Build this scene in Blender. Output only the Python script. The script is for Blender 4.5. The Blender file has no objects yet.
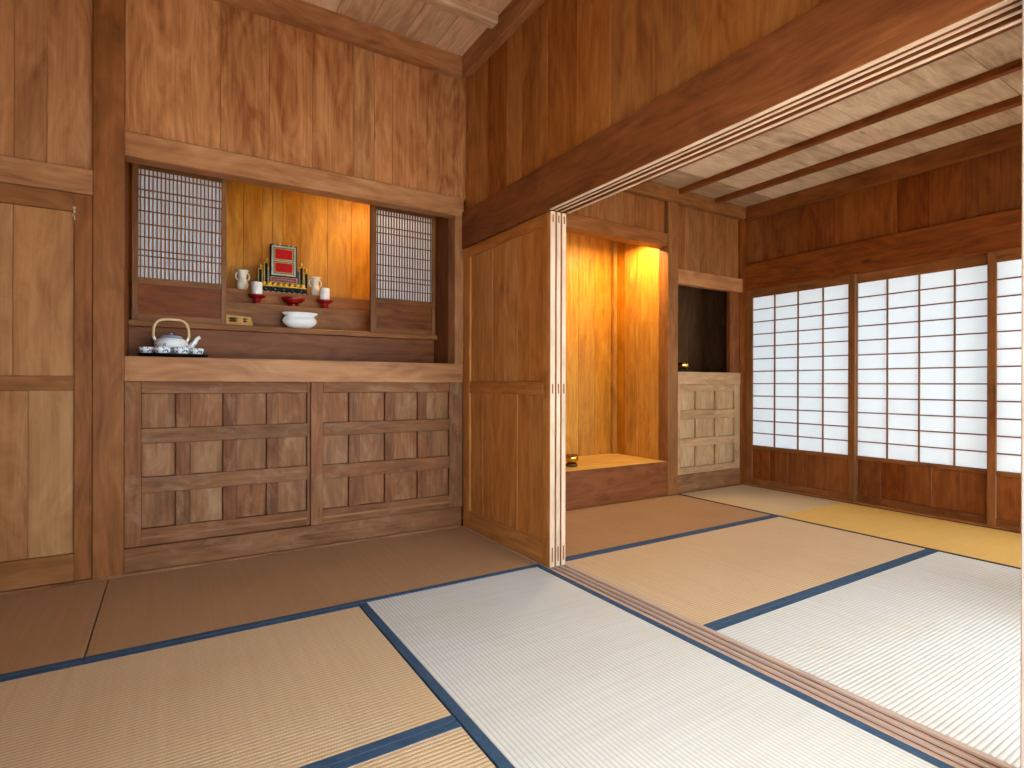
import bpy, math, random
from mathutils import Vector, Matrix
random.seed(7)
S = bpy.context.scene
COL = S.collection

# ------------------------------------------------------------------ camera
def make_camera():
    yaw, pitch, roll = math.radians(31.8301), math.radians(-0.0132), math.radians(0.144)
    F = Vector((math.sin(yaw)*math.cos(pitch), math.cos(yaw)*math.cos(pitch), math.sin(pitch)))
    R = Vector((math.cos(yaw), -math.sin(yaw), 0)); U = R.cross(F)
    R2 = R*math.cos(roll)+U*math.sin(roll); U2 = -R*math.sin(roll)+U*math.cos(roll)
    cd = bpy.data.cameras.new('camera'); cd.sensor_width = 36; cd.lens = 552.4576/1024*36
    cd.clip_start = .02
    co = bpy.data.objects.new('camera', cd); COL.objects.link(co)
    M = Matrix(((R2.x, U2.x, -F.x, 0), (R2.y, U2.y, -F.y, 0), (R2.z, U2.z, -F.z, .95), (0, 0, 0, 1)))
    co.matrix_world = M
    S.camera = co
make_camera()

# ------------------------------------------------------------------ light
S.view_settings.view_transform = 'Standard'; S.view_settings.look = 'None'
S.view_settings.gamma = 1; S.view_settings.use_curve_mapping = False
S.view_settings.exposure = 1.98
world = bpy.data.worlds.new('sky'); S.world = world; world.use_nodes = True
bg = world.node_tree.nodes['Background']
bg.inputs[0].default_value = (.65, .84, 1.0, 1); bg.inputs[1].default_value = 2.15
try:
    S.cycles.max_bounces = 14; S.cycles.diffuse_bounces = 8; S.cycles.glossy_bounces = 4
    S.cycles.transmission_bounces = 8; S.cycles.sample_clamp_indirect = 6
    S.cycles.use_denoising = True
except Exception: pass

def light(name, kind, loc, target, energy, color, **kw):
    ld = bpy.data.lights.new(name, kind); ld.energy = energy; ld.color = color
    for k, v in kw.items(): setattr(ld, k, v)
    o = bpy.data.objects.new(name, ld); COL.objects.link(o); o.location = loc
    d = Vector(target)-Vector(loc)
    o.rotation_euler = d.to_track_quat('-Z', 'Y').to_euler()
    return o
# sun high in front of the veranda: lights the garden ground, the eave keeps it off the mats
light('sun', 'SUN', (0, -5, 8), (.6, -.9, 0), 8.5, (.97, .985, 1), angle=.02)
# portals guide the daylight sampling through the open front of both rooms
def portal(name, loc, target, sx, sy):
    p = light(name, 'AREA', loc, target, 1, (1, 1, 1), shape='RECTANGLE', size=sx, size_y=sy)
    p.data.cycles.is_portal = True
WARM = (1.0, .67, .25)

# ------------------------------------------------------------------ materials
def new_mat(name):
    m = bpy.data.materials.new(name); m.use_nodes = True
    nt = m.node_tree; return m, nt, nt.nodes['Principled BSDF']
def N(nt, t, **kw):
    n = nt.nodes.new(t)
    for k, v in kw.items():
        if k in n.bl_rna.properties.keys(): setattr(n, k, v)
        else: n.inputs[k].default_value = v
    return n
def srgb(r, g, b):
    f = lambda c: (c/255/12.92) if c/255 <= .04045 else ((c/255+.055)/1.055)**2.4
    return (f(r), f(g), f(b), 1)
def ramp(nt, src, stops):
    r = N(nt, 'ShaderNodeValToRGB'); e = r.color_ramp.elements
    while len(e) < len(stops): e.new(.5)
    for el, (p, c) in zip(e, stops): el.position = p; el.color = c
    nt.links.new(src, r.inputs[0]); return r.outputs[0]
def mapping(nt, scale):
    a = N(nt, 'ShaderNodeAttribute', attribute_name='gc')
    m = N(nt, 'ShaderNodeMapping'); m.inputs['Scale'].default_value = scale
    nt.links.new(a.outputs['Vector'], m.inputs[0]); return m.outputs[0]
def mix(nt, fac, a, b, mode='MIX'):
    m = N(nt, 'ShaderNodeMix', data_type='RGBA', blend_type=mode)
    for i, v in ((0, fac), (6, a), (7, b)):
        if hasattr(v, 'node'): nt.links.new(v, m.inputs[i])
        else: m.inputs[i].default_value = v
    return m.outputs[2]
def math_(nt, op, a, b=0., c=None):
    m = N(nt, 'ShaderNodeMath', operation=op)
    for i, v in enumerate((a, b) if c is None else (a, b, c)):
        if hasattr(v, 'node'): nt.links.new(v, m.inputs[i])
        else: m.inputs[i].default_value = v
    return m.outputs[0]
def maprange(nt, v, a, b, c=0., d=1.):
    m = N(nt, 'ShaderNodeMapRange'); nt.links.new(v, m.inputs[0])
    for i, q in enumerate((a, b, c, d)): m.inputs[i+1].default_value = q
    return m.outputs[0]

def wood(name, dark, mid, light_, rough=.5, wear=.0, wearcol=None, rings=.35, spec=.16, tintamt=.35):
    wearcol = wearcol or tuple(min(250, int(q*1.10)) for q in light_)
    m, nt, b = new_mat(name)
    tint = N(nt, 'ShaderNodeAttribute', attribute_name='tint').outputs['Fac']
    fine = N(nt, 'ShaderNodeTexNoise', Scale=1.0, Detail=5.0, Roughness=.62); nt.links.new(mapping(nt, (150, 150, 4)), fine.inputs[0])
    big = N(nt, 'ShaderNodeTexNoise', Scale=1.0, Detail=4.0, Roughness=.6, Distortion=1.6); nt.links.new(mapping(nt, (7, 7, 2.0)), big.inputs[0])
    mid_n = N(nt, 'ShaderNodeTexNoise', Scale=1.0, Detail=3.0, Roughness=.5, Distortion=.3); nt.links.new(mapping(nt, (38, 38, .9)), mid_n.inputs[0])
    # growth rings: distorted bands across the board
    rn = N(nt, 'ShaderNodeTexNoise', Scale=1.0, Detail=2.0, Roughness=.5); nt.links.new(mapping(nt, (5, 5, 1.0)), rn.inputs[0])
    sep = N(nt, 'ShaderNodeSeparateXYZ'); nt.links.new(mapping(nt, (1, 1, 1)), sep.inputs[0])
    ph = math_(nt, 'ADD', math_(nt, 'MULTIPLY', sep.outputs[0], 130.), math_(nt, 'MULTIPLY', rn.outputs[0], 70.))
    ring = math_(nt, 'MULTIPLY_ADD', math_(nt, 'SINE', ph), .5, .5)
    v = math_(nt, 'ADD', math_(nt, 'MULTIPLY', fine.outputs[0], .22), math_(nt, 'MULTIPLY', mid_n.outputs[0], .20))
    v = math_(nt, 'ADD', v, math_(nt, 'MULTIPLY', big.outputs[0], .58))
    v = math_(nt, 'ADD', v, math_(nt, 'MULTIPLY', math_(nt, 'SUBTRACT', ring, .5), .16*rings))
    v = math_(nt, 'ADD', v, math_(nt, 'MULTIPLY', math_(nt, 'SUBTRACT', tint, .5), tintamt))
    c = ramp(nt, v, [(.33, srgb(*dark)), (.56, srgb(*mid)), (.80, srgb(*light_))])
    # slight redness change from board to board
    hs = N(nt, 'ShaderNodeHueSaturation'); nt.links.new(c, hs.inputs['Color'])
    t2 = math_(nt, 'FRACT', math_(nt, 'MULTIPLY', tint, 7.31))
    nt.links.new(maprange(nt, t2, 0, 1, .496, .504), hs.inputs['Hue'])
    nt.links.new(maprange(nt, t2, 0, 1, 1.03, .98), hs.inputs['Saturation'])
    c = hs.outputs[0]
    # pale worn blotches and a few knots
    wn = N(nt, 'ShaderNodeTexNoise', Scale=1.0, Detail=6.0, Roughness=.7, Distortion=1.2); nt.links.new(mapping(nt, (7, 7, 3.2)), wn.inputs[0])
    wf = maprange(nt, wn.outputs[0], .56-.1*wear, .82-.1*wear)
    c = mix(nt, math_(nt, 'MULTIPLY', wf, .22+.6*wear), c, srgb(*wearcol))
    vo = N(nt, 'ShaderNodeTexVoronoi', Scale=1.0); nt.links.new(mapping(nt, (4.2, 4.2, 1.5)), vo.inputs[0])
    kf = maprange(nt, vo.outputs['Distance'], .03, .075, .55, 0.)
    c = mix(nt, kf, c, srgb(*[int(q*.55) for q in dark]))
    nt.links.new(c, b.inputs['Base Color'])
    b.inputs['Roughness'].default_value = rough
    b.inputs['Specular IOR Level'].default_value = spec
    bp = N(nt, 'ShaderNodeBump', Strength=.22, Distance=.002); nt.links.new(v, bp.inputs['Height'])
    nt.links.new(bp.outputs[0], b.inputs['Normal'])
    return m

M = {}
M['wood'] = wood('aged_red_cedar', (122, 74, 42), (166, 112, 70), (194, 144, 100), .5, tintamt=.13)
M['wallboard'] = wood('reddish_wall_board_wood', (140, 84, 44), (192, 134, 84), (216, 166, 116), .5, tintamt=.2)
M['beam'] = wood('dark_beam_wood', (94, 50, 24), (128, 74, 38), (154, 100, 62), .5, tintamt=.08)
M['shade'] = wood('brown_partition_wood', (128, 70, 26), (170, 106, 50), (194, 136, 76), .5, tintamt=.14)
M['panel'] = wood('brown_panel_wood', (144, 84, 34), (186, 120, 60), (206, 148, 88), .45, tintamt=.08)
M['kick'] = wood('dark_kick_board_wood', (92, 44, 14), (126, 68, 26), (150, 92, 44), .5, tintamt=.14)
M['honey'] = wood('honey_door_wood', (138, 90, 52), (170, 120, 74), (190, 144, 98), .5, rings=.2, tintamt=.08)
M['post'] = wood('brown_post_wood', (104, 60, 28), (138, 86, 44), (162, 110, 66), .5, tintamt=.1)
M['worn'] = wood('worn_lattice_wood', (98, 58, 32), (134, 88, 54), (162, 120, 84), .6, wear=.32, wearcol=(182, 152, 122), tintamt=.24)
M['wornpale'] = wood('worn_pale_wood', (140, 102, 66), (174, 134, 94), (194, 160, 122), .6, wear=.3, tintamt=.12)
M['pale'] = wood('bare_and_lit_pale_wood', (168, 138, 110), (196, 166, 138), (212, 186, 160), .6, tintamt=.15)  # bare wood in scuffs; also paints light onto track ridges and door edges
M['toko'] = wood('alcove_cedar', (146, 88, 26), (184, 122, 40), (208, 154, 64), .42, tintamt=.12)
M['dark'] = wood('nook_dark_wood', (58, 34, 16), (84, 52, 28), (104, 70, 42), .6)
M['ceil'] = wood('ceiling_board_wood', (156, 128, 98), (198, 172, 140), (218, 198, 168), .55, tintamt=.3)
M['ceilred'] = wood('ceiling_board_red', (182, 144, 110), (222, 184, 146), (236, 208, 174), .55, tintamt=.2)
M['sill'] = wood('threshold_wood', (176, 152, 136), (194, 172, 156), (208, 188, 174), .5, tintamt=.05, rings=0)
M['veranda'] = wood('silvered_veranda_wood', (170, 158, 144), (200, 190, 178), (216, 208, 198), .6)
M['shoji'] = wood('shoji_frame_wood', (96, 54, 24), (130, 80, 40), (156, 104, 60), .45, tintamt=.1)

def tatami(name, base, groove, fleck):
    m, nt, b = new_mat(name)
    g = N(nt, 'ShaderNodeAttribute', attribute_name='gc')
    sep = N(nt, 'ShaderNodeSeparateXYZ'); nt.links.new(g.outputs['Vector'], sep.inputs[0])
    # gc.x runs across the ribs, gc.z along them
    wob = N(nt, 'ShaderNodeTexNoise', Scale=1.0, Detail=2.0); nt.links.new(mapping(nt, (3, 3, 2)), wob.inputs[0])
    xx = math_(nt, 'ADD', sep.outputs[0], math_(nt, 'MULTIPLY', wob.outputs[0], .004))
    rib = math_(nt, 'ABSOLUTE', math_(nt, 'SINE', math_(nt, 'MULTIPLY', xx, math.pi/.0152)))
    rib = math_(nt, 'POWER', rib, .55)
    row = math_(nt, 'FLOOR', math_(nt, 'DIVIDE', xx, .0152))
    half = math_(nt, 'MULTIPLY', math_(nt, 'MODULO', row, 2.), math.pi/2)
    dash = math_(nt, 'ABSOLUTE', math_(nt, 'SINE', math_(nt, 'ADD', math_(nt, 'MULTIPLY', sep.outputs[2], math.pi/.0075), half)))
    rush = N(nt, 'ShaderNodeTexNoise', Scale=1.0, Detail=3.0, Roughness=.7); nt.links.new(mapping(nt, (30, 30, 420)), rush.inputs[0])
    rush2 = N(nt, 'ShaderNodeTexNoise', Scale=1.0, Detail=2.0, Roughness=.6); nt.links.new(mapping(nt, (1.2, 1.2, 55)), rush2.inputs[0])
    stain = N(nt, 'ShaderNodeTexNoise', Scale=1.0, Detail=4.0, Roughness=.6); nt.links.new(mapping(nt, (2.6, 2.6, 2.6)), stain.inputs[0])
    c = mix(nt, maprange(nt, rush.outputs[0], .3, .7), srgb(*base), srgb(*fleck))
    c = mix(nt, maprange(nt, rush2.outputs[0], .35, .75, 0, .45), c, srgb(*[int(q*.93) for q in base]))
    c = mix(nt, maprange(nt, stain.outputs[0], .45, .75, 0, .30), c, srgb(*[int(q*s) for q, s in zip(base, (.93, .88, .78))]))
    c = mix(nt, maprange(nt, rib, .15, .8, .75, 0.), c, srgb(*groove))
    nt.links.new(c, b.inputs['Base Color'])
    b.inputs['Roughness'].default_value = .6; b.inputs['Specular IOR Level'].default_value = .3
    hgt = math_(nt, 'ADD', rib, math_(nt, 'MULTIPLY', math_(nt, 'MULTIPLY', dash, rib), .18))
    bp = N(nt, 'ShaderNodeBump', Strength=.5, Distance=.002); nt.links.new(hgt, bp.inputs['Height'])
    nt.links.new(bp.outputs[0], b.inputs['Normal'])
    return m
M['mat_white'] = tatami('tatami_painted_sheen', (211, 214, 208), (164, 160, 148), (220, 222, 216))  # weave sheen and bright daylight put into a whiter base colour
M['mat_tan'] = tatami('tatami_tan', (172, 134, 96), (128, 92, 62), (184, 148, 110))
M['mat_mid'] = tatami('tatami_sand', (212, 182, 142), (150, 120, 84), (220, 196, 160))
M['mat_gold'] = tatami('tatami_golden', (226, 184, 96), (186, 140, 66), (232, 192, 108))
M['mat_pale2'] = tatami('tatami_straw', (212, 186, 144), (170, 140, 100), (218, 196, 156))

def simple(name, col, rough=.5, metal=0., spec=.5, noise=0., coat=0.):
    m, nt, b = new_mat(name)
    n = N(nt, 'ShaderNodeTexNoise', Scale=40.0, Detail=3.0)
    tc = N(nt, 'ShaderNodeTexCoord'); nt.links.new(tc.outputs['Object'], n.inputs[0])
    c0 = srgb(*col); c1 = srgb(*[max(0, int(q*(1-noise))) for q in col])
    nt.links.new(mix(nt, n.outputs[0], c0, c1), b.inputs['Base Color'])
    b.inputs['Roughness'].default_value = rough; b.inputs['Metallic'].default_value = metal
    b.inputs['Specular IOR Level'].default_value = spec; b.inputs['Coat Weight'].default_value = coat
    return m
M['cloth'] = simple('indigo_edging_cloth', (66, 94, 122), .8, noise=.35, spec=.2)
M['cloth_dark'] = simple('dark_edging_cloth', (56, 56, 56), .8, noise=.3, spec=.2)
M['black'] = simple('black_lacquer', (9, 8, 8), .3, noise=.2, spec=.12)
M['gap'] = simple('shadowed_gap_wood', (50, 30, 20), .8, noise=.3)
M['red'] = simple('red_lacquer', (140, 10, 12), .22, noise=.1, coat=.5)
M['redpanel'] = simple('crimson_lacquer_panel', (172, 5, 10), .5, noise=.15, spec=.12)
M['crimson'] = simple('dark_crimson_plate', (122, 14, 36), .4, noise=.2)
M['gold'] = simple('gold_leaf', (214, 168, 60), .35, metal=.6, noise=.25)
M['silver'] = simple('greyed_gilt', (168, 168, 150), .4, metal=.4, noise=.35)
M['brass'] = simple('polished_brass', (222, 182, 88), .16, metal=1., noise=.1)
M['white'] = simple('white_porcelain', (232, 230, 222), .25, noise=.03, coat=.3)
M['cream'] = simple('cream_porcelain', (222, 208, 186), .35, noise=.1)
M['purple'] = simple('dark_purple_lacquer', (44, 30, 66), .35, noise=.2)
M['rattan'] = simple('pale_rattan', (222, 190, 138), .55, noise=.2)
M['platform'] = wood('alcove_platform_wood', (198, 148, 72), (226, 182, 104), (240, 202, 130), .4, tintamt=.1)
M['box'] = wood('yellow_cedar_box', (176, 128, 60), (212, 166, 90), (226, 186, 116), .5)
M['ground'] = simple('pale_coral_gravel', (222, 220, 214), .9, noise=.2)
M['plaster'] = simple('outer_plaster', (190, 170, 150), .9, noise=.1)
M['lampglow'] = None

def blue_white():
    m, nt, b = new_mat('blue_and_white_porcelain')
    tc = N(nt, 'ShaderNodeTexCoord')
    n = N(nt, 'ShaderNodeTexNoise', Scale=75.0, Detail=2.0); nt.links.new(tc.outputs['Object'], n.inputs[0])
    sp = N(nt, 'ShaderNodeSeparateXYZ'); nt.links.new(tc.outputs['Object'], sp.inputs[0])
    band = math_(nt, 'MULTIPLY', maprange(nt, sp.outputs[2], .012, .02), maprange(nt, sp.outputs[2], .072, .060))
    f = math_(nt, 'MULTIPLY', maprange(nt, n.outputs[0], .56, .62), band)
    nt.links.new(mix(nt, f, srgb(228, 228, 224), srgb(40, 56, 120)), b.inputs['Base Color'])
    b.inputs['Roughness'].default_value = .25
    return m
M['bluewhite'] = blue_white()

def paper_mat(name, trans, tcol):
    m, nt, b = new_mat(name)
    nt.nodes.remove(b); out = nt.nodes['Material Output']
    tc = N(nt, 'ShaderNodeTexCoord')
    n = N(nt, 'ShaderNodeTexNoise', Scale=9.0, Detail=6.0, Roughness=.7); nt.links.new(tc.outputs['Object'], n.inputs[0])
    c = mix(nt, n.outputs[0], tcol, [q*.9 for q in tcol[:3]]+[1])
    d = N(nt, 'ShaderNodeBsdfDiffuse'); d.inputs[0].default_value = (.82, .82, .8, 1)
    t = N(nt, 'ShaderNodeBsdfTranslucent'); nt.links.new(c, t.inputs[0])
    mx = N(nt, 'ShaderNodeMixShader'); mx.inputs[0].default_value = trans
    nt.links.new(d.outputs[0], mx.inputs[1]); nt.links.new(t.outputs[0], mx.inputs[2])
    nt.links.new(mx.outputs[0], out.inputs[0]); return m
M['paper'] = paper_mat('shoji_paper', .21, (.94, .98, 1.0, 1))
M['paper_in'] = paper_mat('altar_screen_paper', .35, (.9, .92, .96, 1))

# ------------------------------------------------------------------ mesh builder
PERM = {'z': (0, 1, 2), 'x': (1, 2, 0), 'y': (0, 2, 1)}
class MB:
    def __init__(s): s.v = []; s.f = []; s.t = []; s.g = []; s.m = []; s.sm = []; s.mi = 0
    def _face(s, idx, tint, grain, off, smooth=False):
        p = PERM[grain]; s.f.append(idx); s.t.append(tint); s.m.append(s.mi); s.sm.append(smooth)
        for i in idx:
            c = s.v[i]; s.g.append((c[p[0]]+off[0], c[p[1]]+off[1], c[p[2]]+off[2]))
    def box(s, x0, x1, y0, y1, z0, z1, grain='z', tint=None, ch=0.0, off=None):
        if x0 > x1: x0, x1 = x1, x0
        if y0 > y1: y0, y1 = y1, y0
        if z0 > z1: z0, z1 = z1, z0
        t = random.random() if tint is None else tint
        off = off or (random.uniform(0, 40), random.uniform(0, 40), random.uniform(0, 40))
        ch = min(ch, (x1-x0)*.3, (y1-y0)*.3, (z1-z0)*.3)
        if ch <= 1e-5:
            b = len(s.v)
            s.v += [(x, y, z) for x in (x0, x1) for y in (y0, y1) for z in (z0, z1)]
            for q in ((0, 1, 3, 2), (4, 6, 7, 5), (0, 4, 5, 1), (2, 3, 7, 6), (0, 2, 6, 4), (1, 5, 7, 3)):
                s._face([b+k for k in q], t, grain, off)
            return s
        # chamfered box: 24 vertices
        b = len(s.v); idx = {}
        for i, x in enumerate((x0, x1)):
            for j, y in enumerate((y0, y1)):
                for k, z in enumerate((z0, z1)):
                    dx, dy, dz = (ch, -ch)[i], (ch, -ch)[j], (ch, -ch)[k]
                    idx[(i, j, k, 0)] = len(s.v); s.v.append((x, y+dy, z+dz))
                    idx[(i, j, k, 1)] = len(s.v); s.v.append((x+dx, y, z+dz))
                    idx[(i, j, k, 2)] = len(s.v); s.v.append((x+dx, y+dy, z))
        def fc(l): 
            # orient outward
            P = [Vector(s.v[i]) for i in l]; n = (P[1]-P[0]).cross(P[2]-P[0])
            c = sum(P, Vector())/len(P)-Vector(((x0+x1)/2, (y0+y1)/2, (z0+z1)/2))
            s._face(l if n.dot(c) > 0 else l[::-1], t, grain, off)
        for i in (0, 1):
            fc([idx[(i, 0, 0, 0)], idx[(i, 1, 0, 0)], idx[(i, 1, 1, 0)], idx[(i, 0, 1, 0)]])
            fc([idx[(0, i, 0, 1)], idx[(1, i, 0, 1)], idx[(1, i, 1, 1)], idx[(0, i, 1, 1)]])
            fc([idx[(0, 0, i, 2)], idx[(1, 0, i, 2)], idx[(1, 1, i, 2)], idx[(0, 1, i, 2)]])
        for a in (0, 1):
            for c in (0, 1):
                fc([idx[(a, c, 0, 0)], idx[(a, c, 1, 0)], idx[(a, c, 1, 1)], idx[(a, c, 0, 1)]])
                fc([idx[(a, 0, c, 0)], idx[(a, 1, c, 0)], idx[(a, 1, c, 2)], idx[(a, 0, c, 2)]])
                fc([idx[(0, a, c, 1)], idx[(1, a, c, 1)], idx[(1, a, c, 2)], idx[(0, a, c, 2)]])
        for i in (0, 1):
            for j in (0, 1):
                for k in (0, 1): fc([idx[(i, j, k, 0)], idx[(i, j, k, 1)], idx[(i, j, k, 2)]])
        return s
    def lathe(s, prof, c, n=28, grain='z', sx=1., sy=1.):
        b = len(s.v); t = random.random()
        for r, z in prof:
            for k in range(n):
                a = 2*math.pi*k/n
                s.v.append((c[0]+r*sx*math.cos(a), c[1]+r*sy*math.sin(a), c[2]+z))
        for i in range(len(prof)-1):
            for k in range(n):
                k2 = (k+1) % n
                s._face([b+i*n+k, b+i*n+k2, b+(i+1)*n+k2, b+(i+1)*n+k], t, grain, (0, 0, 0), True)
        for i, rev in ((0, True), (len(prof)-1, False)):
            if prof[i][0] > 1e-4:
                l = [b+i*n+k for k in range(n)]; s._face(l[::-1] if rev else l, t, grain, (0, 0, 0), False)
        return s
    def tube(s, pts, rad, n=10):
        b = len(s.v); t = random.random(); pts = [Vector(p) for p in pts]
        rad = rad if isinstance(rad, (list, tuple)) else [rad]*len(pts)
        up = Vector((0, 1, .01)).normalized()
        for i, p in enumerate(pts):
            d = (pts[min(i+1, len(pts)-1)]-pts[max(i-1, 0)]).normalized()
            a = d.cross(up)
            if a.length < .1: a = d.cross(Vector((1, 0, 0)))
            a.normalize(); c = d.cross(a).normalized()
            for k in range(n):
                q = 2*math.pi*k/n; w = p+(a*math.cos(q)+c*math.sin(q))*rad[i]; s.v.append(tuple(w))
        for i in range(len(pts)-1):
            for k in range(n):
                k2 = (k+1) % n
                s._face([b+i*n+k, b+i*n+k2, b+(i+1)*n+k2, b+(i+1)*n+k], t, 'z', (0, 0, 0), True)
        s._face([b+k for k in range(n)][::-1], t, 'z', (0, 0, 0)); e = b+(len(pts)-1)*n
        s._face([e+k for k in range(n)], t, 'z', (0, 0, 0)); return s
    def ball(s, c, r, n=12, sx=1, sy=1, sz=1):
        prof = [(r*math.sin(math.pi*i/8) if 0 < i < 8 else 0.0002, -r*sz*math.cos(math.pi*i/8)) for i in range(9)]
        return s.lathe(prof, c, n, sx=sx, sy=sy)
    def prism(s, pts, y0, y1):
        # polygon in xz, extruded along y
        b = len(s.v); n = len(pts); t = random.random()
        for y in (y0, y1): s.v += [(x, y, z) for x, z in pts]
        s._face([b+i for i in range(n)], t, 'z', (0, 0, 0)); s._face([b+n+i for i in range(n)][::-1], t, 'z', (0, 0, 0))
        for i in range(n):
            j = (i+1) % n; s._face([b+i, b+n+i, b+n+j, b+j], t, 'z', (0, 0, 0))
        return s
    def mat(s, i): s.mi = i; return s
    def build(s, name, mats, parent=None, origin=None):
        if not isinstance(mats, (list, tuple)): mats = [mats]
        mats = [M[q] if isinstance(q, str) else q for q in mats]
        if parent is not None: origin = world_loc(parent)
        if origin is None:
            xs = [v[0] for v in s.v]; ys = [v[1] for v in s.v]; zs = [v[2] for v in s.v]
            origin = Vector(((min(xs)+max(xs))/2, (min(ys)+max(ys))/2, min(zs)))
        o3 = Vector(origin)
        me = bpy.data.meshes.new(name); me.from_pydata([tuple(Vector(v)-o3) for v in s.v], [], s.f)
        for q in mats: me.materials.append(q)
        a = me.attributes.new('tint', 'FLOAT', 'FACE'); a.data.foreach_set('value', s.t)
        g = me.attributes.new('gc', 'FLOAT_VECTOR', 'CORNER'); g.data.foreach_set('vector', [c for q in s.g for c in q])
        me.polygons.foreach_set('material_index', s.m); me.polygons.foreach_set('use_smooth', s.sm)
        me.update()
        o = bpy.data.objects.new(name, me); COL.objects.link(o)
        if parent is not None: o.parent = parent
        else: o.location = o3
        return o
def world_loc(o):
    v = Vector(o.location); p = o.parent
    while p is not None: v = v+Vector(p.location); p = p.parent
    return v
def tag(o, label, cat=None, group=None, kind=None):
    if label: o['label'] = label
    if cat: o['category'] = cat
    if group: o['group'] = group
    if kind: o['kind'] = kind
    return o
def thing(name, loc, label, cat, group=None, kind=None):
    o = bpy.data.objects.new(name, None); COL.objects.link(o); o.location = loc; o.empty_display_size = .05
    return tag(o, label, cat, group, kind)
def struct(name, mb, mats, label, cat): return tag(mb.build(name, mats), label, cat, kind='structure')

YB, XP, X9 = 3.307, 1.664, 4.657
CH = .0022
def boards(mb, axis, joints, face, z0, z1, th=.02, sgn=1):
    """vertical boards side by side; face = plane coordinate of the front, thickness behind it"""
    for a, b in zip(joints[:-1], joints[1:]):
        d = random.uniform(-.0012, .0012)
        if axis == 'x': mb.box(a+.0004, b-.0004, face+d, face+sgn*th, z0, z1, 'z', ch=CH)
        else: mb.box(face+d, face+sgn*th, a+.0004, b-.0004, z0, z1, 'z', ch=CH)
    return mb

# ================================================================== ROOM SHELL
tag(MB().box(-1.35, 4.9, -1.6, 4.4, -.30, -.056, 'x').build('floor', 'dark'), 'dark timber subfloor below the tatami mats', 'floor', kind='structure')
mb = MB()
for i in range(9): mb.box(-1.5, 6.2, -1.15+i*.17, -.984+i*.17, -.055, -.02, 'x', ch=.002)
struct('floor_veranda', mb, 'veranda', 'bare plank veranda floor outside the open front', 'floor')
g = MB().box(-14, 18, -14, 16, -.62, -.55).build('ground', 'ground'); tag(g, 'pale coral gravel garden ground outside', 'ground', kind='structure')

# --- back wall, room one
struct('wall_back', boards(MB(), 'x', [-1.25, -.92, -.603, -.487, -.311], YB+.03, 1.967, 3.125),
       'M' and 'wood', 'upper brown board wall above the left closet door', 'wall')
struct('wall_back_upper', boards(MB(), 'x', [-.188, .231, .47, .704, .944, 1.069, 1.185, 1.415, 1.70], YB+.03, 2.186, 3.125),
       'wallboard', 'reddish wide board wall above the altar niche lintel', 'wall')
struct('pillar', MB().box(-.311, -.188, YB-.004, YB+.12, .0, 3.12, 'z', ch=.002), 'post', 'brown timber pillar between closet door and altar cabinet', 'pillar')
struct('pillar', MB().box(1.604, 1.668, YB-.003, YB+.10, 1.083, 2.064, 'z', ch=.002), 'wood', 'slim post at right end of altar niche beside sliding panels', 'pillar')
struct('lintel', MB().box(-1.25, -.311, YB-.004, YB+.1, 1.848, 1.967, 'x', ch=.003), 'wood', 'head rail above the left closet door', 'lintel')
struct('lintel', MB().box(-.188, 1.668, YB-.006, YB+.09, 2.064, 2.186, 'x', ch=.004, tint=.9), 'wood', 'pale timber lintel across the top of altar niche', 'lintel')
struct('trim_1', MB().box(-1.25, 1.655, YB-.02, YB+.05, 2.986, 3.122, 'x', ch=.004, tint=.85), 'wood', 'ceiling trim board along top of the altar wall', 'trim')
struct('trim_2', MB().box(1.642, 1.72, .45, YB-.021, 2.986, 3.122, 'y', ch=.004, tint=.5), 'wood', 'ceiling trim board above the sliding panel wall', 'trim')
struct('trim_3', MB().box(-1.25, 1.658, YB-.006, YB+.1, -.05, .0115, 'x', ch=.001, tint=.7), 'worn', 'thin floor sill under closet door and altar cabinet', 'trim')

# --- partition above the opening
js = [.45, .72, .95, 1.168, 1.408, 1.637, 1.892, 2.133, 2.38, 2.632, 2.794, 3.03, YB+.02]
struct('wall_right', boards(MB(), 'y', js, XP+.03, 2.05, 3.125, .03), 'shade', 'tall brown board wall above the long beam', 'wall')
mb = MB().box(1.655, 1.676, .40, YB+.0, 1.848, 2.092, 'y', ch=.003, tint=.45)
mb.box(1.6755, 1.785, .40, YB, 1.876, 2.092, 'y', tint=.3)
for a, b in ((1.692, 1.704), (1.728, 1.740), (1.770, 1.785)): mb.box(a, b, .45, YB, 1.849, 1.877, 'y', tint=.3)
mb.mat(1)
for a, b in ((1.657, 1.6755), (1.6925, 1.7035), (1.7285, 1.7395), (1.7705, 1.7845)):
    mb.box(a, b, .45, 2.31, 1.8462, 1.8492, 'y', tint=.6)  # pale caps paint in the light thrown up onto the ridge bottoms
struct('beam', mb, ['beam', 'pale'], 'long dark beam with pale grooved door tracks underneath', 'beam')
mb = MB().box(1.66, 1.79, .45, YB, -.05, -.0085, 'y', tint=.5)
for a, b in ((1.660, 1.6665), (1.7005, 1.7065), (1.7345, 1.7405), (1.770, 1.790)):
    mb.box(a, b, .45, YB, -.009, .0008, 'y', ch=.0008, tint=.5)
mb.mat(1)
for x_ in (1.6665, 1.6965, 1.7065, 1.7305, 1.7405, 1.7665): mb.box(x_, x_+.0035, .45, YB, -.009, -.0076, 'y')  # dark strips: ridge shadow lines painted in, along with groove dirt
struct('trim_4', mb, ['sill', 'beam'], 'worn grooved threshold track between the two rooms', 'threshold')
struct('pillar', MB().box(1.620, 1.80, .30, .45, -.05, 3.0, 'z', ch=.003), 'sill', 'pale timber pillar at the outer end of the threshold', 'pillar')
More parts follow.
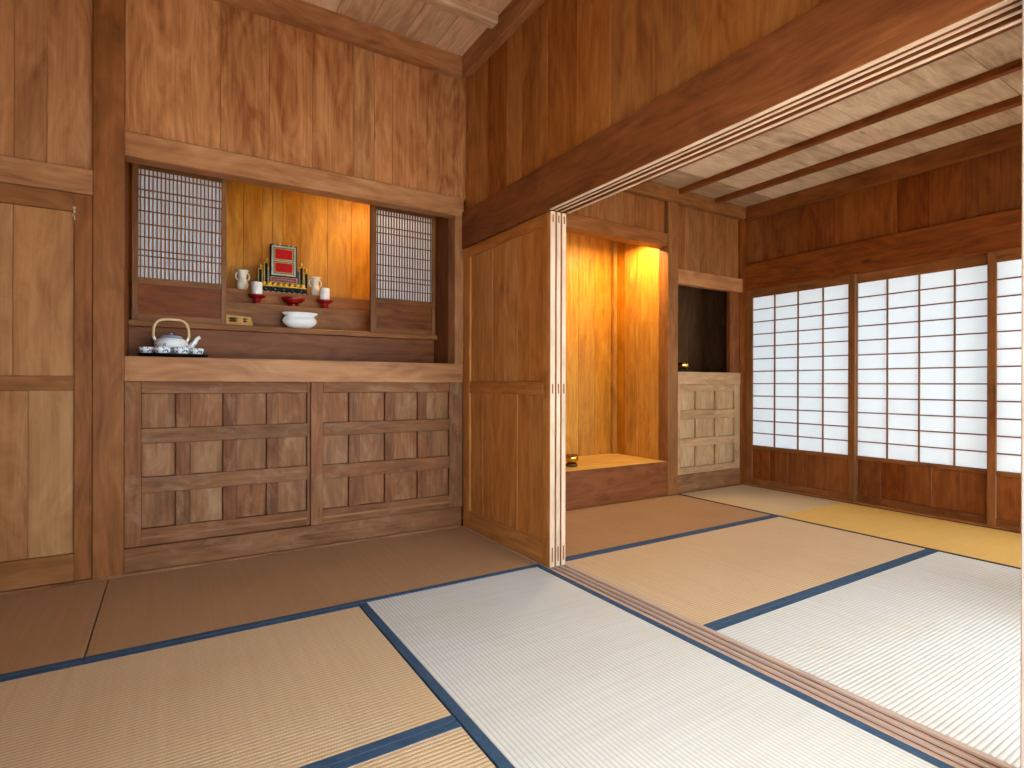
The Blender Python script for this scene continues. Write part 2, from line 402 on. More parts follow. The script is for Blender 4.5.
# wall pocket behind the stacked panels and between rooms above beam seen from room two
struct('wall_right_inner', boards(MB(), 'y', [.45, .95, 1.45, 1.95, 2.45, 2.95, YB+.02], 1.745, 2.05, 2.66, -.02), 'wood', 'board wall above the tracks facing the second room', 'wall')

# --- ceilings
mb = MB()
x = 1.72; k = 0
edges = [1.72, 1.446, 1.238, 1.031, .824, .617, .41, .2, -.01, -.22, -.43, -.64, -.85, -1.06, -1.30]
for a, b in zip(edges[1:], edges[:-1]): mb.box(a+.0018, b-.0018, .3, 3.36, 3.118, 3.14, 'y', ch=CH)
struct('ceiling', mb, 'ceilred', 'brown board ceiling over the altar room', 'ceiling')
for i, yy in enumerate((2.795, 2.335, 1.875, 1.415, .955)):
    struct('trim_%d' % (5+i), MB().box(-1.25, 1.636, yy-.008, yy+.072, 3.058, 3.121, 'x', ch=.012), 'ceilred',
           'ceiling batten nearest the altar wall' if i == 0 else 'ceiling batten further out over the altar room', 'batten')
mb = MB(); y = .35
while y < 3.33:
    w = random.choice((.215, .3, .3, .36)); mb.box(1.73, 4.72, y, min(y+w, 3.36)-.003, 2.628, 2.648, 'x', ch=CH); y += w
struct('ceiling_inner', mb, 'ceil', 'pale board ceiling over the second room', 'ceiling')
for i, (xx, w) in enumerate(((3.712, .045), (4.178, .06), (3.25, .045), (2.79, .045), (2.33, .045))):
    struct('trim_%d' % (10+i), MB().box(xx, xx+w, .42, 3.30, 2.588, 2.629, 'y', ch=.003, tint=.35), 'kick',
           'long ceiling batten in second room, %s the shoji wall' % ('second from', 'closest to', 'third from', 'fourth from', 'fifth from')[i], 'batten')

# --- room two back wall
struct('wall_inner_back', boards(MB(), 'x', [1.76, 2.2, 2.50, 2.733, 2.967, 3.139, 3.261, 3.386, 3.612], YB+.03, 2.235, 2.64),
       'post', 'short board wall above the lit alcove lintel', 'wall')
struct('wall_inner_corner', boards(MB(), 'x', [3.733, 3.86, 3.954, 4.06, 4.266, 4.437, 4.66], YB+.03, 1.95, 2.64),
       'post', 'board wall above the dark nook near shoji corner', 'wall')
struct('pillar', MB().box(3.612, 3.736, YB-.01, YB+.10, 0, 2.52, 'z', ch=.003, tint=.5), 'post', 'timber pillar between lit alcove and dark nook', 'pillar')
struct('lintel', MB().box(1.79, 3.612, YB-.004, YB+.11, 2.126, 2.236, 'x', ch=.004, tint=.7), 'post', 'lintel over the warm lit alcove', 'lintel')
struct('lintel', MB().box(3.736, 4.625, YB-.006, YB+.06, 1.822, 1.951, 'x', ch=.004, tint=.85), 'wood', 'lintel over the dark shelf nook', 'lintel')
struct('trim_15', MB().box(1.79, 4.63, YB-.035, YB+.03, 2.512, 2.627, 'x', ch=.004, tint=.5), 'post', 'ceiling trim board above the lit alcove wall', 'trim')
struct('trim_16', MB().box(4.625, 4.70, .45, YB-.036, 2.505, 2.627, 'y', ch=.004, tint=.4), 'kick', 'ceiling trim board above the shoji wall', 'trim')
struct('trim_17', MB().box(1.79, 4.6, YB-.004, YB+.06, -.05, .008, 'x', ch=.001, tint=.8), 'kick', 'thin floor sill under alcove and nook', 'trim')

# --- far wall of room two
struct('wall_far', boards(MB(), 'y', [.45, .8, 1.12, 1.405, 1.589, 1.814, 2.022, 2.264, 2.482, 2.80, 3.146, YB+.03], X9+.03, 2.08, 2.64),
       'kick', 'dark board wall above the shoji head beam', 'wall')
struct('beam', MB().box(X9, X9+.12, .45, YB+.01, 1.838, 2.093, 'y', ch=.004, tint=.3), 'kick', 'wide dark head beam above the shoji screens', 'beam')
struct('trim_18', MB().box(X9-.004, X9+.14, .45, YB, -.05, .010, 'y', ch=.001, tint=.3), 'shade', 'floor track under the shoji screens', 'trim')
struct('pillar', MB().box(4.60, 4.73, YB-.001, YB+.12, 0, 2.512, 'z', ch=.002, tint=.3), 'kick', 'corner post between dark nook and shoji screens', 'pillar')

# --- unseen hull so that the rooms stay dark where they are closed
mb = MB()
mb.box(-1.40, -1.25, .3, 4.4, -.3, 3.3)
struct('wall_left', mb, 'honey', 'closed side wall left of the altar room', 'wall')
mb = MB()
mb.box(-1.4, 1.76, .3, 4.4, 3.15, 3.30); mb.box(1.70, 4.9, .3, 4.4, 2.66, 3.30)
mb.box(-1.4, 4.9, 4.35, 4.5, -.3, 3.3); mb.box(-1.35, -.19, 3.55, 3.65, -.05, 3.2)
mb.box(4.74, 4.9, .3, 4.4, 1.9, 3.3); mb.box(4.74, 4.9, YB+.05, 4.4, -.3, 3.3)
mb.box(-.2, 1.76, 3.37, 4.4, 2.35, 3.15)
struct('wall_outer', mb, 'plaster', 'outer shell of the house above and behind the rooms', 'wall')
mb = MB()
mb.box(-1.3, 1.62, .33, .45, 1.86, 2.05, 'x', ch=.004); mb.box(1.8, 4.75, .33, .45, 1.86, 2.05, 'x', ch=.004)
mb.box(-1.3, 1.70, .36, .42, 2.05, 3.15); mb.box(1.7, 4.75, .36, .42, 2.05, 2.7)
mb.box(2.98, 3.86, .36, .42, -.05, 1.86); mb.box(-1.3, -.13, .36, .42, -.05, 1.86)  # closed leaves added out of view to shade the mats behind them
struct('wall_front', mb, 'wood', 'head beam and boards over the open veranda front, with added shading leaves', 'wall')
mb = MB().box(-2.2, 6.6, -1.5, .34, 2.42, 2.50, 'y')
struct('ceiling_eave', mb, 'ceilred', 'veranda eave roof outside the open front', 'ceiling')

portal('daylight_portal_altar_room', (.745, .40, .9), (.745, 2, .9), 1.75, 1.92)
portal('daylight_portal_second_room', (2.39, .40, .9), (2.39, 2, .9), 1.18, 1.92)
portal('daylight_portal_shoji_side', (4.26, .40, .9), (4.26, 2, .9), .80, 1.92)

# ================================================================== CLOSET DOOR (left)
t = thing('sliding_door', (-.75, YB+.02, .012), 'honey-coloured closet door with panels and mid rail, left of pillar', 'door', kind='thing')
fr = MB()
fr.box(-.381, -.313, YB+.002, YB+.03, .013, 1.846, 'z', ch=.002, tint=.3)
fr.box(-1.24, -1.17, YB+.002, YB+.03, .013, 1.846, 'z', ch=.002)
for a, b in ((1.76, 1.846), (.915, .981), (.013, .142)): fr.box(-1.17, -.381, YB+.003, YB+.03, a, b, 'x', ch=.002, tint=.5)
fr.mat(1)
for a, b, c, d in ((-.388, -.376, 1.772, 1.782), (-.385, -.378, 1.752, 1.768), (-.390, -.383, 1.736, 1.748), (-.383, -.379, 1.72, 1.738)): fr.box(a, b, YB+.0012, YB+.004, c, d)
fr.build('door_frame', ['post', 'pale'], t)
p = MB(); boards(p, 'x', [-1.17, -.89, -.604, -.381], YB+.017, .981, 1.76, .01)
p.build('upper_panel', 'honey', t)
p = MB(); boards(p, 'x', [-1.17, -.85, -.55, -.381], YB+.017, .142, .915, .01)
p.build('lower_panel', 'honey', t)

# ================================================================== ALTAR CABINET
cab = thing('altar_cabinet', (.73, YB+.15, .012), 'built-in cabinet with lattice panelled doors under the altar ledge', 'cabinet')
MB().box(-.188, 1.6645, YB-.006, YB+.34, .957, 1.083, 'x', ch=.003, tint=.62).build('worktop', 'wood', cab)
MB().box(-.188, 1.66, YB, YB+.06, .012, .131, 'x', ch=.003, tint=.35).build('baseboard', 'worn', cab)
MB().box(-.186, 1.655, YB+.05, YB+.33, .02, .955).build('carcass', 'gap', cab)
ROWS = [(.720, .896), (.474, .645), (.216, .394)]
def lattice_door(parent, x0, x1, y, cols, rows, zb, zt, mat='worn', th=.027, label=None):
    """door frame with recessed square panels"""
    f = MB()
    f.box(x0, cols[0][0], y, y+th, zb, zt, 'z', ch=.002, tint=.55)
    f.box(cols[-1][1], x1, y, y+th, zb, zt, 'z', ch=.002, tint=.4)
    zc = [zt]+[q for r in rows for q in (r[1], r[0])]+[zb]
    for i in range(0, len(zc), 2):
        f.box(cols[0][0], cols[-1][1], y+.001, y+th, zc[i+1], zc[i], 'x', ch=.002, tint=random.uniform(.25, .6))
    for r in rows:
        for a, b in zip(cols[:-1], cols[1:]): f.box(a[1], b[0], y+.002, y+th, r[0], r[1], 'z', ch=.003, tint=random.uniform(0, .25))
    f.box(cols[0][0], cols[-1][1], y-.002, y+.004, zb+.034, zb+.045, 'x', ch=.001)
    d = f.build('door', mat, parent)
    if label: d['label'] = label
    for r in rows:
        for c in cols:
            MB().box(c[0]+.001, c[1]-.001, y+th-.007, y+th-.001, r[0]+.001, r[1]-.001, 'z', ch=.004, tint=random.uniform(.5, 1)).build('door_panel', mat, d)
    return d
lattice_door(cab, -.187, .745, YB+.0215, [(-.118, .03), (.094, .246), (.311, .462), (.524, .678)], ROWS, .132, .956)
lattice_door(cab, .694, 1.6645, YB+.001, [(.763, .912), (.977, 1.133), (1.195, 1.349), (1.408, 1.568)], ROWS, .132, .956)

# ================================================================== ALTAR NICHE
ms = MB()
ms.box(-.215, -.188, YB+.09, 3.70, 1.083, 2.34, 'z'); ms.box(1.612, 1.64, YB+.09, 3.72, 1.083, 2.34, 'z', tint=.1)
ms.box(-.215, 1.64, YB+.09, 3.64, 2.20, 2.22, 'x')
ms.box(-.188, 1.612, 3.655, 3.68, 1.083, 1.262, 'x', tint=.35, ch=.002)
struct('wall_niche', ms, 'beam', 'inner sides and riser of the altar niche', 'wall')
struct('trim_19', MB().box(-.188, 1.612, 3.60, 3.68, 1.258, 1.290, 'x', ch=.003, tint=.6), 'post', 'sill rail the altar screens slide on', 'trim')
bj = [-.25, -.05, .17, .30, .422, .539, .605, .672, .792, .976, 1.148, 1.33, 1.5, 1.75]
struct('wall_altar_back', boards(MB(), 'x', bj, 4.12, 1.2, 2.40, .02), 'toko', 'warmly lit board wall behind the altar', 'wall')
ms = MB(); ms.box(-.27, -.25, 3.68, 4.14, 1.2, 2.4); ms.box(1.75, 1.77, 3.68, 4.14, 1.2, 2.4); ms.box(-.27, 1.77, 3.66, 4.14, 2.34, 2.36, 'x')
struct('wall_altar_sides', ms, 'toko', 'side boards and top of the altar recess', 'wall')

sh = thing('altar_shelf', (.75, 3.9, 1.28), 'stepped wooden altar shelf inside the lit niche', 'shelf')
MB().box(-.24, 1.74, 3.685, 4.11, 1.27, 1.30, 'x', ch=.002).build('base_board', 'toko', sh)
MB().box(-.24, 1.74, 3.80, 4.11, 1.3005, 1.452, 'x', ch=.002).build('lower_step', 'post', sh)
MB().box(-.24, 1.74, 3.92, 4.11, 1.4525, 1.553, 'x', ch=.002).build('upper_step', 'post', sh)

def altar_screen(x0, x1, px0, px1, y, label):
    t = thing('lattice_screen', ((x0+x1)/2, y+.012, 1.291), label, 'screen', 'latticed screens of the altar niche')
    f = MB()
    f.box(x0, px0, y, y+.024, 1.292, 2.19, 'z', ch=.001); f.box(px1, x1, y, y+.024, 1.292, 2.19, 'z', ch=.001)
    f.box(px0, px1, y, y+.024, 2.118, 2.19, 'x', ch=.001); f.box(px0, px1, y, y+.024, 1.292, 1.325, 'x', ch=.001)
    f.box(px0, px1, y, y+.024, 1.490, 1.527, 'x', ch=.001)
    f.build('screen_frame', 'shoji', t)
    MB().box(px0, px1, y+.008, y+.014, 1.325, 1.49, 'x').build('kick_board', 'kick', t)
    l = MB(); n = 21
    for i in range(n):
        c = px0+(px1-px0)*(i+.5)/n; l.box(c-.0032, c+.0032, y+.002, y+.011, 1.527, 2.118, 'z', tint=.6)
    H_ = 2.118-1.527
    for fz in (.055, .19, .26, .385, .505, .625, .745, .80, .90, .30):
        if fz == .30: continue
        z = 2.118-H_*fz; l.box(px0, px1, y+.001, y+.010, z-.0028, z+.0028, 'x', tint=.5)
    l.build('lattice', 'shoji', t)
    MB().box(px0, px1, y+.0115, y+.0125, 1.527, 2.118).build('paper', 'paper_in', t)
    return t
altar_screen(-.172, .284, -.143, .257, 3.622, 'tightly latticed paper screen behind the teapot, on the left of niche')
altar_screen(1.139, 1.606, 1.178, 1.579, 3.622, 'tightly latticed paper screen at right end of the altar niche')

lamp = thing('strip_light', (1.30, 3.72, 2.30), 'warm strip light hidden above the altar niche', 'lamp')
m, nt, b = new_mat('warm_lamp'); b.inputs['Emission Color'].default_value = (1, .6, .2, 1); b.inputs['Emission Strength'].default_value = 2; M['lampglow'] = m
MB().box(1.10, 1.50, 3.70, 3.74, 2.31, 2.338).build('housing', 'white', lamp)
MB().box(1.11, 1.49, 3.705, 3.735, 2.300, 2.3105).build('tube', 'lampglow', lamp)
light('altar_strip', 'AREA', (1.30, 3.72, 2.29), (1.26, 4.0, 1.5), 1.9, WARM, shape='RECTANGLE', size=.4, size_y=.05)

# ================================================================== STACKED SLIDING PANELS
def wooden_panel(x0, x1, y0, y1, label, full):
    z0, z1 = .0012, 1.844
    t = thing('sliding_door', ((x0+x1)/2, (y0+y1)/2, z0), label, 'door', 'wooden sliding doors stacked beside the opening', kind='thing')
    f = MB()
    f.box(x0, x1, y0, y0+.066, z0, z1, 'z', ch=.0025, tint=.45)
    f.box(x0, x1, y1-.09, y1, z0, z1, 'z', ch=.0025, tint=.5)
    for a, b in ((z0, .118), (.892, .962), (1.781, z1)): f.box(x0+.001, x1-.001, y0+.066, y1-.09, a, b, 'y', ch=.002)
    # pale facing on the closing stile edge: daylight on it painted in
    f.mat(1); f.box(x0+.0015, x1-.0015, y0-.0015, y0+.002, z0+.002, z1-.002, 'z', tint=random.uniform(.4, .8))
    f.mat(2)
    xc = (x0+x1)/2
    for a, b in ((.030, .105), (.900, .950), (1.787, 1.826)): f.box(xc-.004, xc+.004, y0-.0022, y0, a, b, 'z')
    f.build('door_frame', ['panel', 'pale', 'beam'], t)
    js = [y0+.066, y0+.2, y0+.33, y0+.47, y0+.62, y0+.74, y1-.09]
    p = MB(); boards(p, 'y', js, x0+.012, .118, .892, .008); p.build('lower_panel', 'panel', t)
    p = MB(); boards(p, 'y', js, x0+.012, .962, 1.781, .008); p.build('upper_panel', 'panel', t)
    return t
wooden_panel(1.6675, 1.6995, 2.315, YB-.003, 'brown panelled sliding door facing the altar room, front of the stack', True)
wooden_panel(1.7075, 1.7335, 2.315, YB-.003, 'middle sliding door of the stack, seen by its pale edge', True)
wooden_panel(1.7415, 1.7690, 2.315, YB-.003, 'rear sliding door of the stack, pale edge beside the lit alcove', True)

# ================================================================== TATAMI
def tatami_mat(x0, x1, y0, y1, long, mat, label, edges, bw=.030, cloth='cloth', open_ends=True):
    t = thing('tatami_mat', ((x0+x1)/2, (y0+y1)/2, -.055), label, 'tatami mat', 'tatami mats on the floor')
    g = .0012
    off = (random.uniform(0, 30), random.uniform(0, 30), random.uniform(0, 30))
    # grain runs along the ribs
    w = MB(); w.box(x0+g, x1-g, y0+g, y1-g, -.055, 0, 'y' if long == 'y' else 'x', ch=.003, off=off)
    if long == 'x':  # across = y must be gc.x : PERM x gives (y,z,x)
        pass
    w.build('woven_top', mat, t)
    for e in edges:
        q = MB()
        if e == 'n': q.box(x0+g, x1-g, y1-bw, y1-g+.0003, -.02, .0016, 'x', ch=.0008)
        if e == 's': q.box(x0+g, x1-g, y0+g-.0003, y0+bw, -.02, .0016, 'x', ch=.0008)
        if e == 'e': q.box(x1-bw, x1-g+.0003, y0+g, y1-g, -.02, .0016, 'y', ch=.0008)
        if e == 'w': q.box(x0+g-.0003, x0+bw, y0+g, y1-g, -.02, .0016, 'y', ch=.0008)
        q.build('cloth_border', cloth, t)
    return t
tatami_mat(-.247, 1.659, 2.373, YB-.012, 'x', 'mat_tan', 'long tatami mat in front of the altar cabinet', 's')
tatami_mat(-1.24, -.249, 2.373, YB-.012, 'x', 'mat_tan', 'tatami mat in front of the honey-coloured closet door', 's')
tatami_mat(-1.24, .693, 1.405, 2.371, 'x', 'mat_mid', 'tan tatami mat one row out from the altar cabinet mats', 'ns')
tatami_mat(-1.24, .693, .45, 1.403, 'x', 'mat_mid', 'tan tatami mat cut off by the bottom edge, mostly out of view', 'ns')
tatami_mat(.695, 1.659, .45, 2.371, 'y', 'mat_white', 'pale tatami mat running alongside the threshold track', 'ew', bw=.034)
tatami_mat(1.791, 3.735, 2.390, YB-.010, 'x', 'mat_tan', 'tatami mat in front of the lit alcove', 's')
tatami_mat(1.791, 3.735, 1.423, 2.388, 'x', 'mat_mid', 'middle tatami mat of second room between two dark borders', 'ns')
tatami_mat(1.791, 3.735, .45, 1.421, 'x', 'mat_white', 'whitish ribbed tatami mat in second room nearest the veranda', 'ns')
tatami_mat(3.737, 4.652, 2.390, YB-.006, 'y', 'mat_pale2', 'straw-coloured tatami mat in the corner by the nook', 'we', bw=.024, cloth='cloth_dark')
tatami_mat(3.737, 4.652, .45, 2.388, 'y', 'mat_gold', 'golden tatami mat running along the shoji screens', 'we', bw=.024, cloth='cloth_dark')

# ================================================================== SHOJI SCREENS
def shoji(y0, y1, x, label, py0, py1, cols):
    t = thing('shoji_screen', (x+.015, (y0+y1)/2, .011), label, 'shoji screen', 'white paper shoji screens of the far wall')
    f = MB()
    f.box(x, x+.03, y0, py0, .011, 1.840, 'z', ch=.002, tint=.5); f.box(x, x+.03, py1, y1, .011, 1.840, 'z', ch=.002, tint=.6)
    for a, b in ((.011, .066), (.350, .381), (1.765, 1.840)): f.box(x+.001, x+.03, py0, py1, a, b, 'y', ch=.002)
    f.build('screen_frame', 'shoji', t)
    p = MB(); n = 5; js = [py0+(py1-py0)*i/n for i in range(n+1)]
    boards(p, 'y', js, x+.012, .066, .350, .008); p.build('kick_board', 'kick', t)
    l = MB()
    for i in range(1, 12):
        z = .381+(1.765-.381)*i/12; l.box(x+.006, x+.016, py0, py1, z-.0045, z+.0045, 'y', tint=.5)
    for c in cols: l.box(x+.004, x+.016, c-.0045, c+.0045, .381, 1.765, 'z', tint=.5)
    l.build('lattice', 'shoji', t)
    MB().box(x+.0165, x+.0175, py0, py1, .381, 1.765).build('paper', 'paper', t)
    return t
shoji(2.311, YB-.001, X9+.004, 'four-column shoji screen next to the dark nook corner', 2.361, 3.226, (3.004, 2.785, 2.568))
shoji(1.420, 2.345, X9+.040, 'wide set-back shoji screen between its two neighbours', 1.462, 2.311, (1.664, 1.881, 2.094))
shoji(.46, 1.468, X9+.004, 'shoji screen cut off by the pillar at the right edge', .50, 1.420, (1.20, .97, .74))

# ================================================================== LIT ALCOVE
al = MB()
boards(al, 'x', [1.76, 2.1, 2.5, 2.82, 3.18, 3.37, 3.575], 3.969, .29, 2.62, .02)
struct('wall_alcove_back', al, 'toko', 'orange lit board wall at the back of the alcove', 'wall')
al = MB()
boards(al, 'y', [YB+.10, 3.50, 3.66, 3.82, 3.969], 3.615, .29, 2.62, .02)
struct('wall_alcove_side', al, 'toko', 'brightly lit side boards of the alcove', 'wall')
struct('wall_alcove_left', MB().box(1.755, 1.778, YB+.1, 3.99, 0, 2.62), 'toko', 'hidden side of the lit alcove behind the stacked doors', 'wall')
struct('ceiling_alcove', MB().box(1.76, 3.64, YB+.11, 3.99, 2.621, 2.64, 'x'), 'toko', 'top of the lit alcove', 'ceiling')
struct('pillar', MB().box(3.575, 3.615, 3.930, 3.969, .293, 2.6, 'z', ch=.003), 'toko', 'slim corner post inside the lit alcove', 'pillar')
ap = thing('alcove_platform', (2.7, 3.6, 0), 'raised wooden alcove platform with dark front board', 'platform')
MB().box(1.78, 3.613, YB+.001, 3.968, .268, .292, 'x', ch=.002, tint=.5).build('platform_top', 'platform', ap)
MB().box(1.78, 3.611, YB, YB+.03, .009, .2915, 'x', ch=.002, tint=.3).build('front_board', 'beam', ap)
lamp = thing('strip_light', (3.2, 3.45, 2.2), 'warm light hidden behind the alcove lintel', 'lamp')
MB().box(3.16, 3.52, YB+.18, YB+.22, 2.215, 2.24).build('housing', 'white', lamp)
MB().box(3.17, 3.51, YB+.185, YB+.215, 2.205, 2.2155).build('tube', 'lampglow', lamp)
light('alcove_strip', 'AREA', (3.34, YB+.20, 2.20), (3.30, YB+.26, .3), 5.6, WARM, shape='RECTANGLE', size=.34, size_y=.04)

# ================================================================== DARK NOOK
nk = thing('nook_cabinet', (4.17, YB+.15, .009), 'small lattice panelled cabinet below the dark nook', 'cabinet')
MB().box(3.737, 4.599, YB-.004, YB+.42, .950, 1.060, 'x', ch=.002, tint=.7).build('worktop', 'wornpale', nk)
MB().box(3.737, 4.599, YB, YB+.05, .009, .160, 'x', ch=.002, tint=.4).build('baseboard', 'worn', nk)
MB().box(3.739, 4.598, YB+.03, YB+.40, .02, .949).build('carcass', 'gap', nk)
lattice_door(nk, 3.738, 4.598, YB+.002, [(3.779, 3.982), (4.022, 4.247), (4.292, 4.520)], [(.721, .891), (.473, .640), (.220, .401)], .161, .949, 'wornpale')
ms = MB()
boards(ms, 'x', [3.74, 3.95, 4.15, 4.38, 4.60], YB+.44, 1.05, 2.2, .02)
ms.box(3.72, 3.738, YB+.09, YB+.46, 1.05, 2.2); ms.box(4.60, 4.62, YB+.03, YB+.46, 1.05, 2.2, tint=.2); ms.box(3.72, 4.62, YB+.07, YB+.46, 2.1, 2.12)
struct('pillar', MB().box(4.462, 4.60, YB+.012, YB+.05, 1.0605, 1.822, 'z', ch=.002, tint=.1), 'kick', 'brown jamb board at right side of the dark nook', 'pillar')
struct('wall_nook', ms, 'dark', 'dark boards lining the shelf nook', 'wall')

# ================================================================== OBJECTS ON THE ALTAR
def vase(x, y, z, label):
    t = thing('vase', (x, y, z), label, 'vase', 'two-handled altar vases')
    k = .131/.13
    prof = [(.0225, 0), (.024, .004), (.031, .018), (.036, .034), (.034, .050), (.026, .062), (.0225, .072), (.0235, .090), (.026, .106), (.031, .118), (.036, .126), (.036, .130), (.030, .130), (.022, .112), (.019, .09)]
    MB().lathe(prof, (x, y, z), 28).build('body', 'cream', t)
    for sg in (-1, 1):
        pts = [(x+sg*(.024+.016*math.sin(a)), y, z+.090-.024*math.cos(a)) for a in [math.pi*i/9 for i in range(10)]]
        MB().tube(pts, .0048, 8).build('handle', 'cream', t)
    return t
vase(.404, 3.975, 1.5535, 'cream two-handled vase at the left end of the upper altar step')
vase(.859, 3.975, 1.5535, 'cream two-handled vase right of the memorial tablet')

def cup_and_stand(x, y, z, where):
    s = thing('offering_stand', (x, y, z), 'red lacquer stand with wide brim %s' % where, 'stand', 'red offering stands')
    MB().lathe([(.026, 0), (.027, .008), (.0235, .020), (.0235, .040), (.026, .052), (.027, .058), (.020, .062)], (x, y, z), 28).build('foot', 'red', s)
    MB().lathe([(.018, .032), (.032, .040), (.052, .050), (.055, .056), (.054, .061), (.030, .062), (.020, .060)], (x, y, z), 32).build('brim', 'red', s)
    c = MB().lathe([(.022, 0), (.030, .002), (.0325, .010), (.0325, .078), (.0315, .080), (.029, .078), (.028, .02), (.0005, .016)], (x, y, z+.0625), 32)
    tag(c.build('cup', 'white'), 'white straight-sided cup on red stand %s' % where, 'cup', 'white offering cups')
cup_and_stand(.476, 3.86, 1.4525, 'in front of the left vase')
cup_and_stand(.897, 3.86, 1.4525, 'in front of the right vase')
c = (.690, 3.838, 1.4525)
r = thing('offering_dish', c, 'shallow red lacquer dish centred below the memorial tablet', 'dish')
MB().lathe([(.020, 0), (.030, .001), (.030, .014), (.024, .018)], c, 32).build('foot', 'red', r)
MB().lathe([(.020, .016), (.045, .024), (.072, .042), (.076, .055), (.073, .055), (.066, .044), (.040, .030), (.001, .027)], c, 36).build('bowl', 'red', r)
# white incense bowl
c = (.712, 3.732, 1.3005)
MBb = MB().lathe([(.045, 0), (.058, .002), (.078, .012), (.100, .034), (.106, .052), (.098, .066), (.090, .073), (.094, .082), (.110, .094), (.112, .100), (.106, .100), (.092, .086), (.088, .070), (.001, .060)], c, 48, sy=.57)
bw_ = MBb.build('incense_bowl', 'white'); tag(bw_, 'wide white porcelain incense bowl in front of the altar steps', 'bowl')
# carved yellow box
c = (.356, 3.735, 1.3005)
bx = thing('incense_box', c, 'yellow wooden box with carved slots at left foot of altar steps', 'box')
MB().prism([(.270, 1.3005), (.436, 1.3005), (.424, 1.352), (.270, 1.362)], 3.705, 3.765).build('box_body', 'box', bx)
q = MB()
for a, b in ((.298, .352), (.376, .406)):
    q.box(a, b, 3.7035, 3.7055, 1.336, 1.342); q.box(a+.004, b-.004, 3.7035, 3.7055, 1.322, 1.328)
    q.box(a+.01, b-.012, 3.7035, 3.7055, 1.318, 1.346)
q.build('carving', 'dark', bx)

# memorial tablet
ox, oy, oz = .652, 4.0, 1.5535
tb = thing('memorial_tablet', (ox, oy, oz), 'black and gold altar memorial tablet with two red panels', 'memorial tablet')
b_ = MB(); b_.box(.492, .812, oy-.045, oy+.06, oz, oz+.012, ch=.002); b_.box(.500, .804, oy-.038, oy+.055, oz+.012, oz+.036, ch=.003); b_.box(.515, .79, oy-.03, oy+.05, oz+.036, oz+.062)
b_.build('base', 'black', tb)
q = MB()
for i in range(8): q.ball((.528+i*.0352, oy-.035, oz+.058), .0185, 10, sy=.5, sz=.7)
q.box(.505, .800, oy-.045, oy-.02, oz+.038, oz+.050, ch=.004)
q.build('lotus_row', 'gold', tb)
q = MB()
for i in range(9): q.box(.515+i*.033, .530+i*.033, oy-.0465, oy-.0445, oz+.002, oz+.008)
for i in range(5): q.ball((.545+i*.055, oy-.039, oz+.024), .004, 8, sy=.5)
q.build('base_gilding', 'silver', tb)
MB().box(.572, .742, oy-.022, oy, oz+.072, oz+.112, ch=.002).build('name_plate_back', 'gold', tb)
q = MB(); q.box(.577, .737, oy-.025, oy-.0215, oz+.076, oz+.108)
q.mat(1)
for i in range(9): q.ball((.594+i*.0155, oy-.0255, oz+.094-.004*abs(i-4)*.4+.002*(i % 2)), .0048, 8, sy=.3, sz=.6)
q.build('name_plate', ['crimson', 'silver'], tb)
q = MB(); q.box(.572, .742, oy-.012, oy+.022, oz+.112, oz+.330, ch=.003); q.build('frame_back', 'black', tb)
def ring(q, x0, x1, z0, z1, w, y0, y1):
    q.box(x0, x1, y0, y1, z1-w, z1); q.box(x0, x1, y0, y1, z0, z0+w); q.box(x0, x0+w, y0, y1, z0+w, z1-w); q.box(x1-w, x1, y0, y1, z0+w, z1-w)
q = MB(); ring(q, .580, .734, oz+.122, oz+.322, .013, oy-.018, oy-.0115)
q.box(.593, .721, oy-.018, oy-.0115, oz+.216, oz+.224)
q.box(.648, .668, oy-.020, oy-.0115, oz+.312, oz+.322)
for x_ in (.60, .63, .69, .715): q.ball((x_, oy-.017, oz+.327), .006, 8, sy=.5)
q.build('carved_border', 'silver', tb)
q = MB(); ring(q, .598, .716, oz+.228, oz+.304, .004, oy-.0175, oy-.0115); ring(q, .598, .716, oz+.140, oz+.211, .004, oy-.0175, oy-.0115)
q.build('gilt_edge', 'gold', tb)
for z0, z1 in ((.232, .300), (.144, .207)):
    MB().box(.602, .712, oy-.0155, oy-.0115, oz+z0, oz+z1).build('red_panel', 'redpanel', tb)
for x_, h in ((.512, .150), (.548, .196), (.770, .186), (.802, .150)):
    q = MB(); q.box(x_-.010, x_+.010, oy-.016, oy+.004, oz+.055, oz+h, ch=.002); q.mat(1)
    q.box(x_-.0125, x_-.0095, oy-.018, oy-.014, oz+.058, oz+h); q.box(x_+.0095, x_+.0125, oy-.018, oy-.014, oz+.058, oz+h)
    q.box(x_-.014, x_+.014, oy-.02, oy+.007, oz+h, oz+h+.008, ch=.002)
    q.ball((x_, oy-.006, oz+h+.022), .0125, 12, sz=1.1); q.ball((x_, oy-.006, oz+h+.038), .005, 8)
    q.build('side_column', ['black', 'gold'], tb)
for x0, x1, h in ((.522, .573, .16), (.741, .792, .17)):
    pts = [(x0, oz+.06), (x1, oz+.06), (x1, oz+h if x0 < .6 else oz+h-.06), ((x0+x1)/2, oz+h-.02), (x0, oz+h-.06 if x0 < .6 else oz+h)]
    MB().prism(pts, oy-.008, oy+.008).build('side_wing', 'purple', tb)

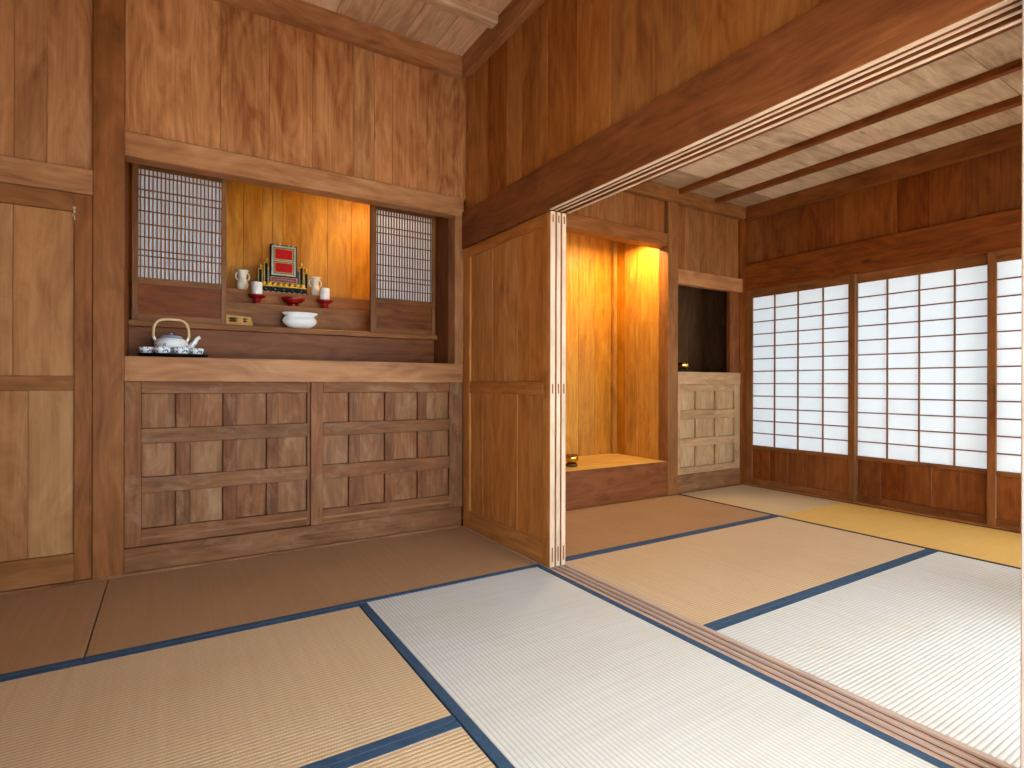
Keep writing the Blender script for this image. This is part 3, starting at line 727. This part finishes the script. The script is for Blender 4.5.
# ================================================================== TEA SET ON THE LEDGE
ZL = 1.0835
tr = thing('tea_tray', (.022, 3.455, ZL), 'round black lacquer tray under the tea set', 'tray')
MB().lathe([(.10, 0), (.15, .002), (.160, .012), (.163, .020), (.159, .020), (.152, .010), (.001, .008)], (.022, 3.455, ZL), 48, sy=.70).build('tray_body', 'black', tr)
zt = ZL+.0085
def teacup(x, y, label):
    o = MB().lathe([(.014, 0), (.017, .001), (.018, .006), (.030, .016), (.0355, .032), (.036, .044), (.034, .044), (.032, .034), (.024, .016), (.001, .012)], (x, y, zt), 28).build('teacup', 'bluewhite')
    tag(o, label, 'cup', 'blue and white teacups on the tray')
teacup(-.098, 3.440, 'blue and white teacup at the left end of tray')
teacup(-.030, 3.385, 'blue and white teacup second from the left on tray')
teacup(.056, 3.385, 'blue and white teacup just below the teapot spout')
teacup(.124, 3.430, 'blue and white teacup at the right end of tray')
tx, ty = .010, 3.500
tp = thing('teapot', (tx, ty, zt), 'blue and white teapot with arched pale cane handle', 'teapot')
MB().lathe([(.038, 0), (.045, .001), (.047, .008), (.068, .030), (.080, .056), (.078, .078), (.064, .094), (.050, .100), (.048, .098)], (tx, ty, zt), 40).build('body', 'bluewhite', tp)
MB().lathe([(.052, .099), (.053, .104), (.044, .111), (.020, .116), (.001, .117)], (tx, ty, zt), 36).mat(0).ball((tx, ty, zt+.121), .008, 12).build('lid', simple('pale_blue_glaze', (150, 168, 196), .25, noise=.15), tp)
MB().tube([(tx+.062, ty-.004, zt+.030), (tx+.088, ty-.006, zt+.050), (tx+.108, ty-.008, zt+.078), (tx+.120, ty-.009, zt+.102), (tx+.136, ty-.01, zt+.110)], [.020, .016, .0125, .010, .0095], 14).build('spout', 'bluewhite', tp)
for sg in (-1, 1): MB().tube([(tx+sg*.068, ty, zt+.080), (tx+sg*.078, ty, zt+.098), (tx+sg*.080, ty, zt+.108)], [.008, .007, .006], 10).build('lug', 'white', tp)
pts = []
for i in range(25):
    a = math.pi*i/24; ca, sa = math.cos(a), math.sin(a)
    pts.append((tx-.082*math.copysign(abs(ca)**.55, ca), ty, zt+.100+.100*sa**.6 if sa > 0 else zt+.1))
MB().tube(pts, .0068, 10).build('handle', 'rattan', tp)

# ================================================================== BRASS BOWLS
def singing_bowl(x, y, z, s, label):
    t = thing('singing_bowl', (x, y, z), label, 'brass bowl')
    MB().lathe([(.030*s, 0), (.045*s, .001), (.050*s, .012*s), (.044*s, .022*s), (.03*s, .024*s)], (x, y, z), 32).build('cushion', M['dark'] if s > .95 else M['gap'], t)
    MB().lathe([(.020*s, .023*s), (.040*s, .030*s), (.054*s, .050*s), (.056*s, .072*s), (.052*s, .092*s), (.049*s, .092*s), (.052*s, .070*s), (.048*s, .050*s), (.001, .036*s)], (x, y, z), 40).build('bowl', 'brass', t)
    return t
singing_bowl(2.735, 3.50, .2925, 1.0, 'polished brass bowl on alcove platform beside stacked door edges')
singing_bowl(3.925, 3.41, 1.0605, .92, 'small brass bowl on the ledge of the dark nook')
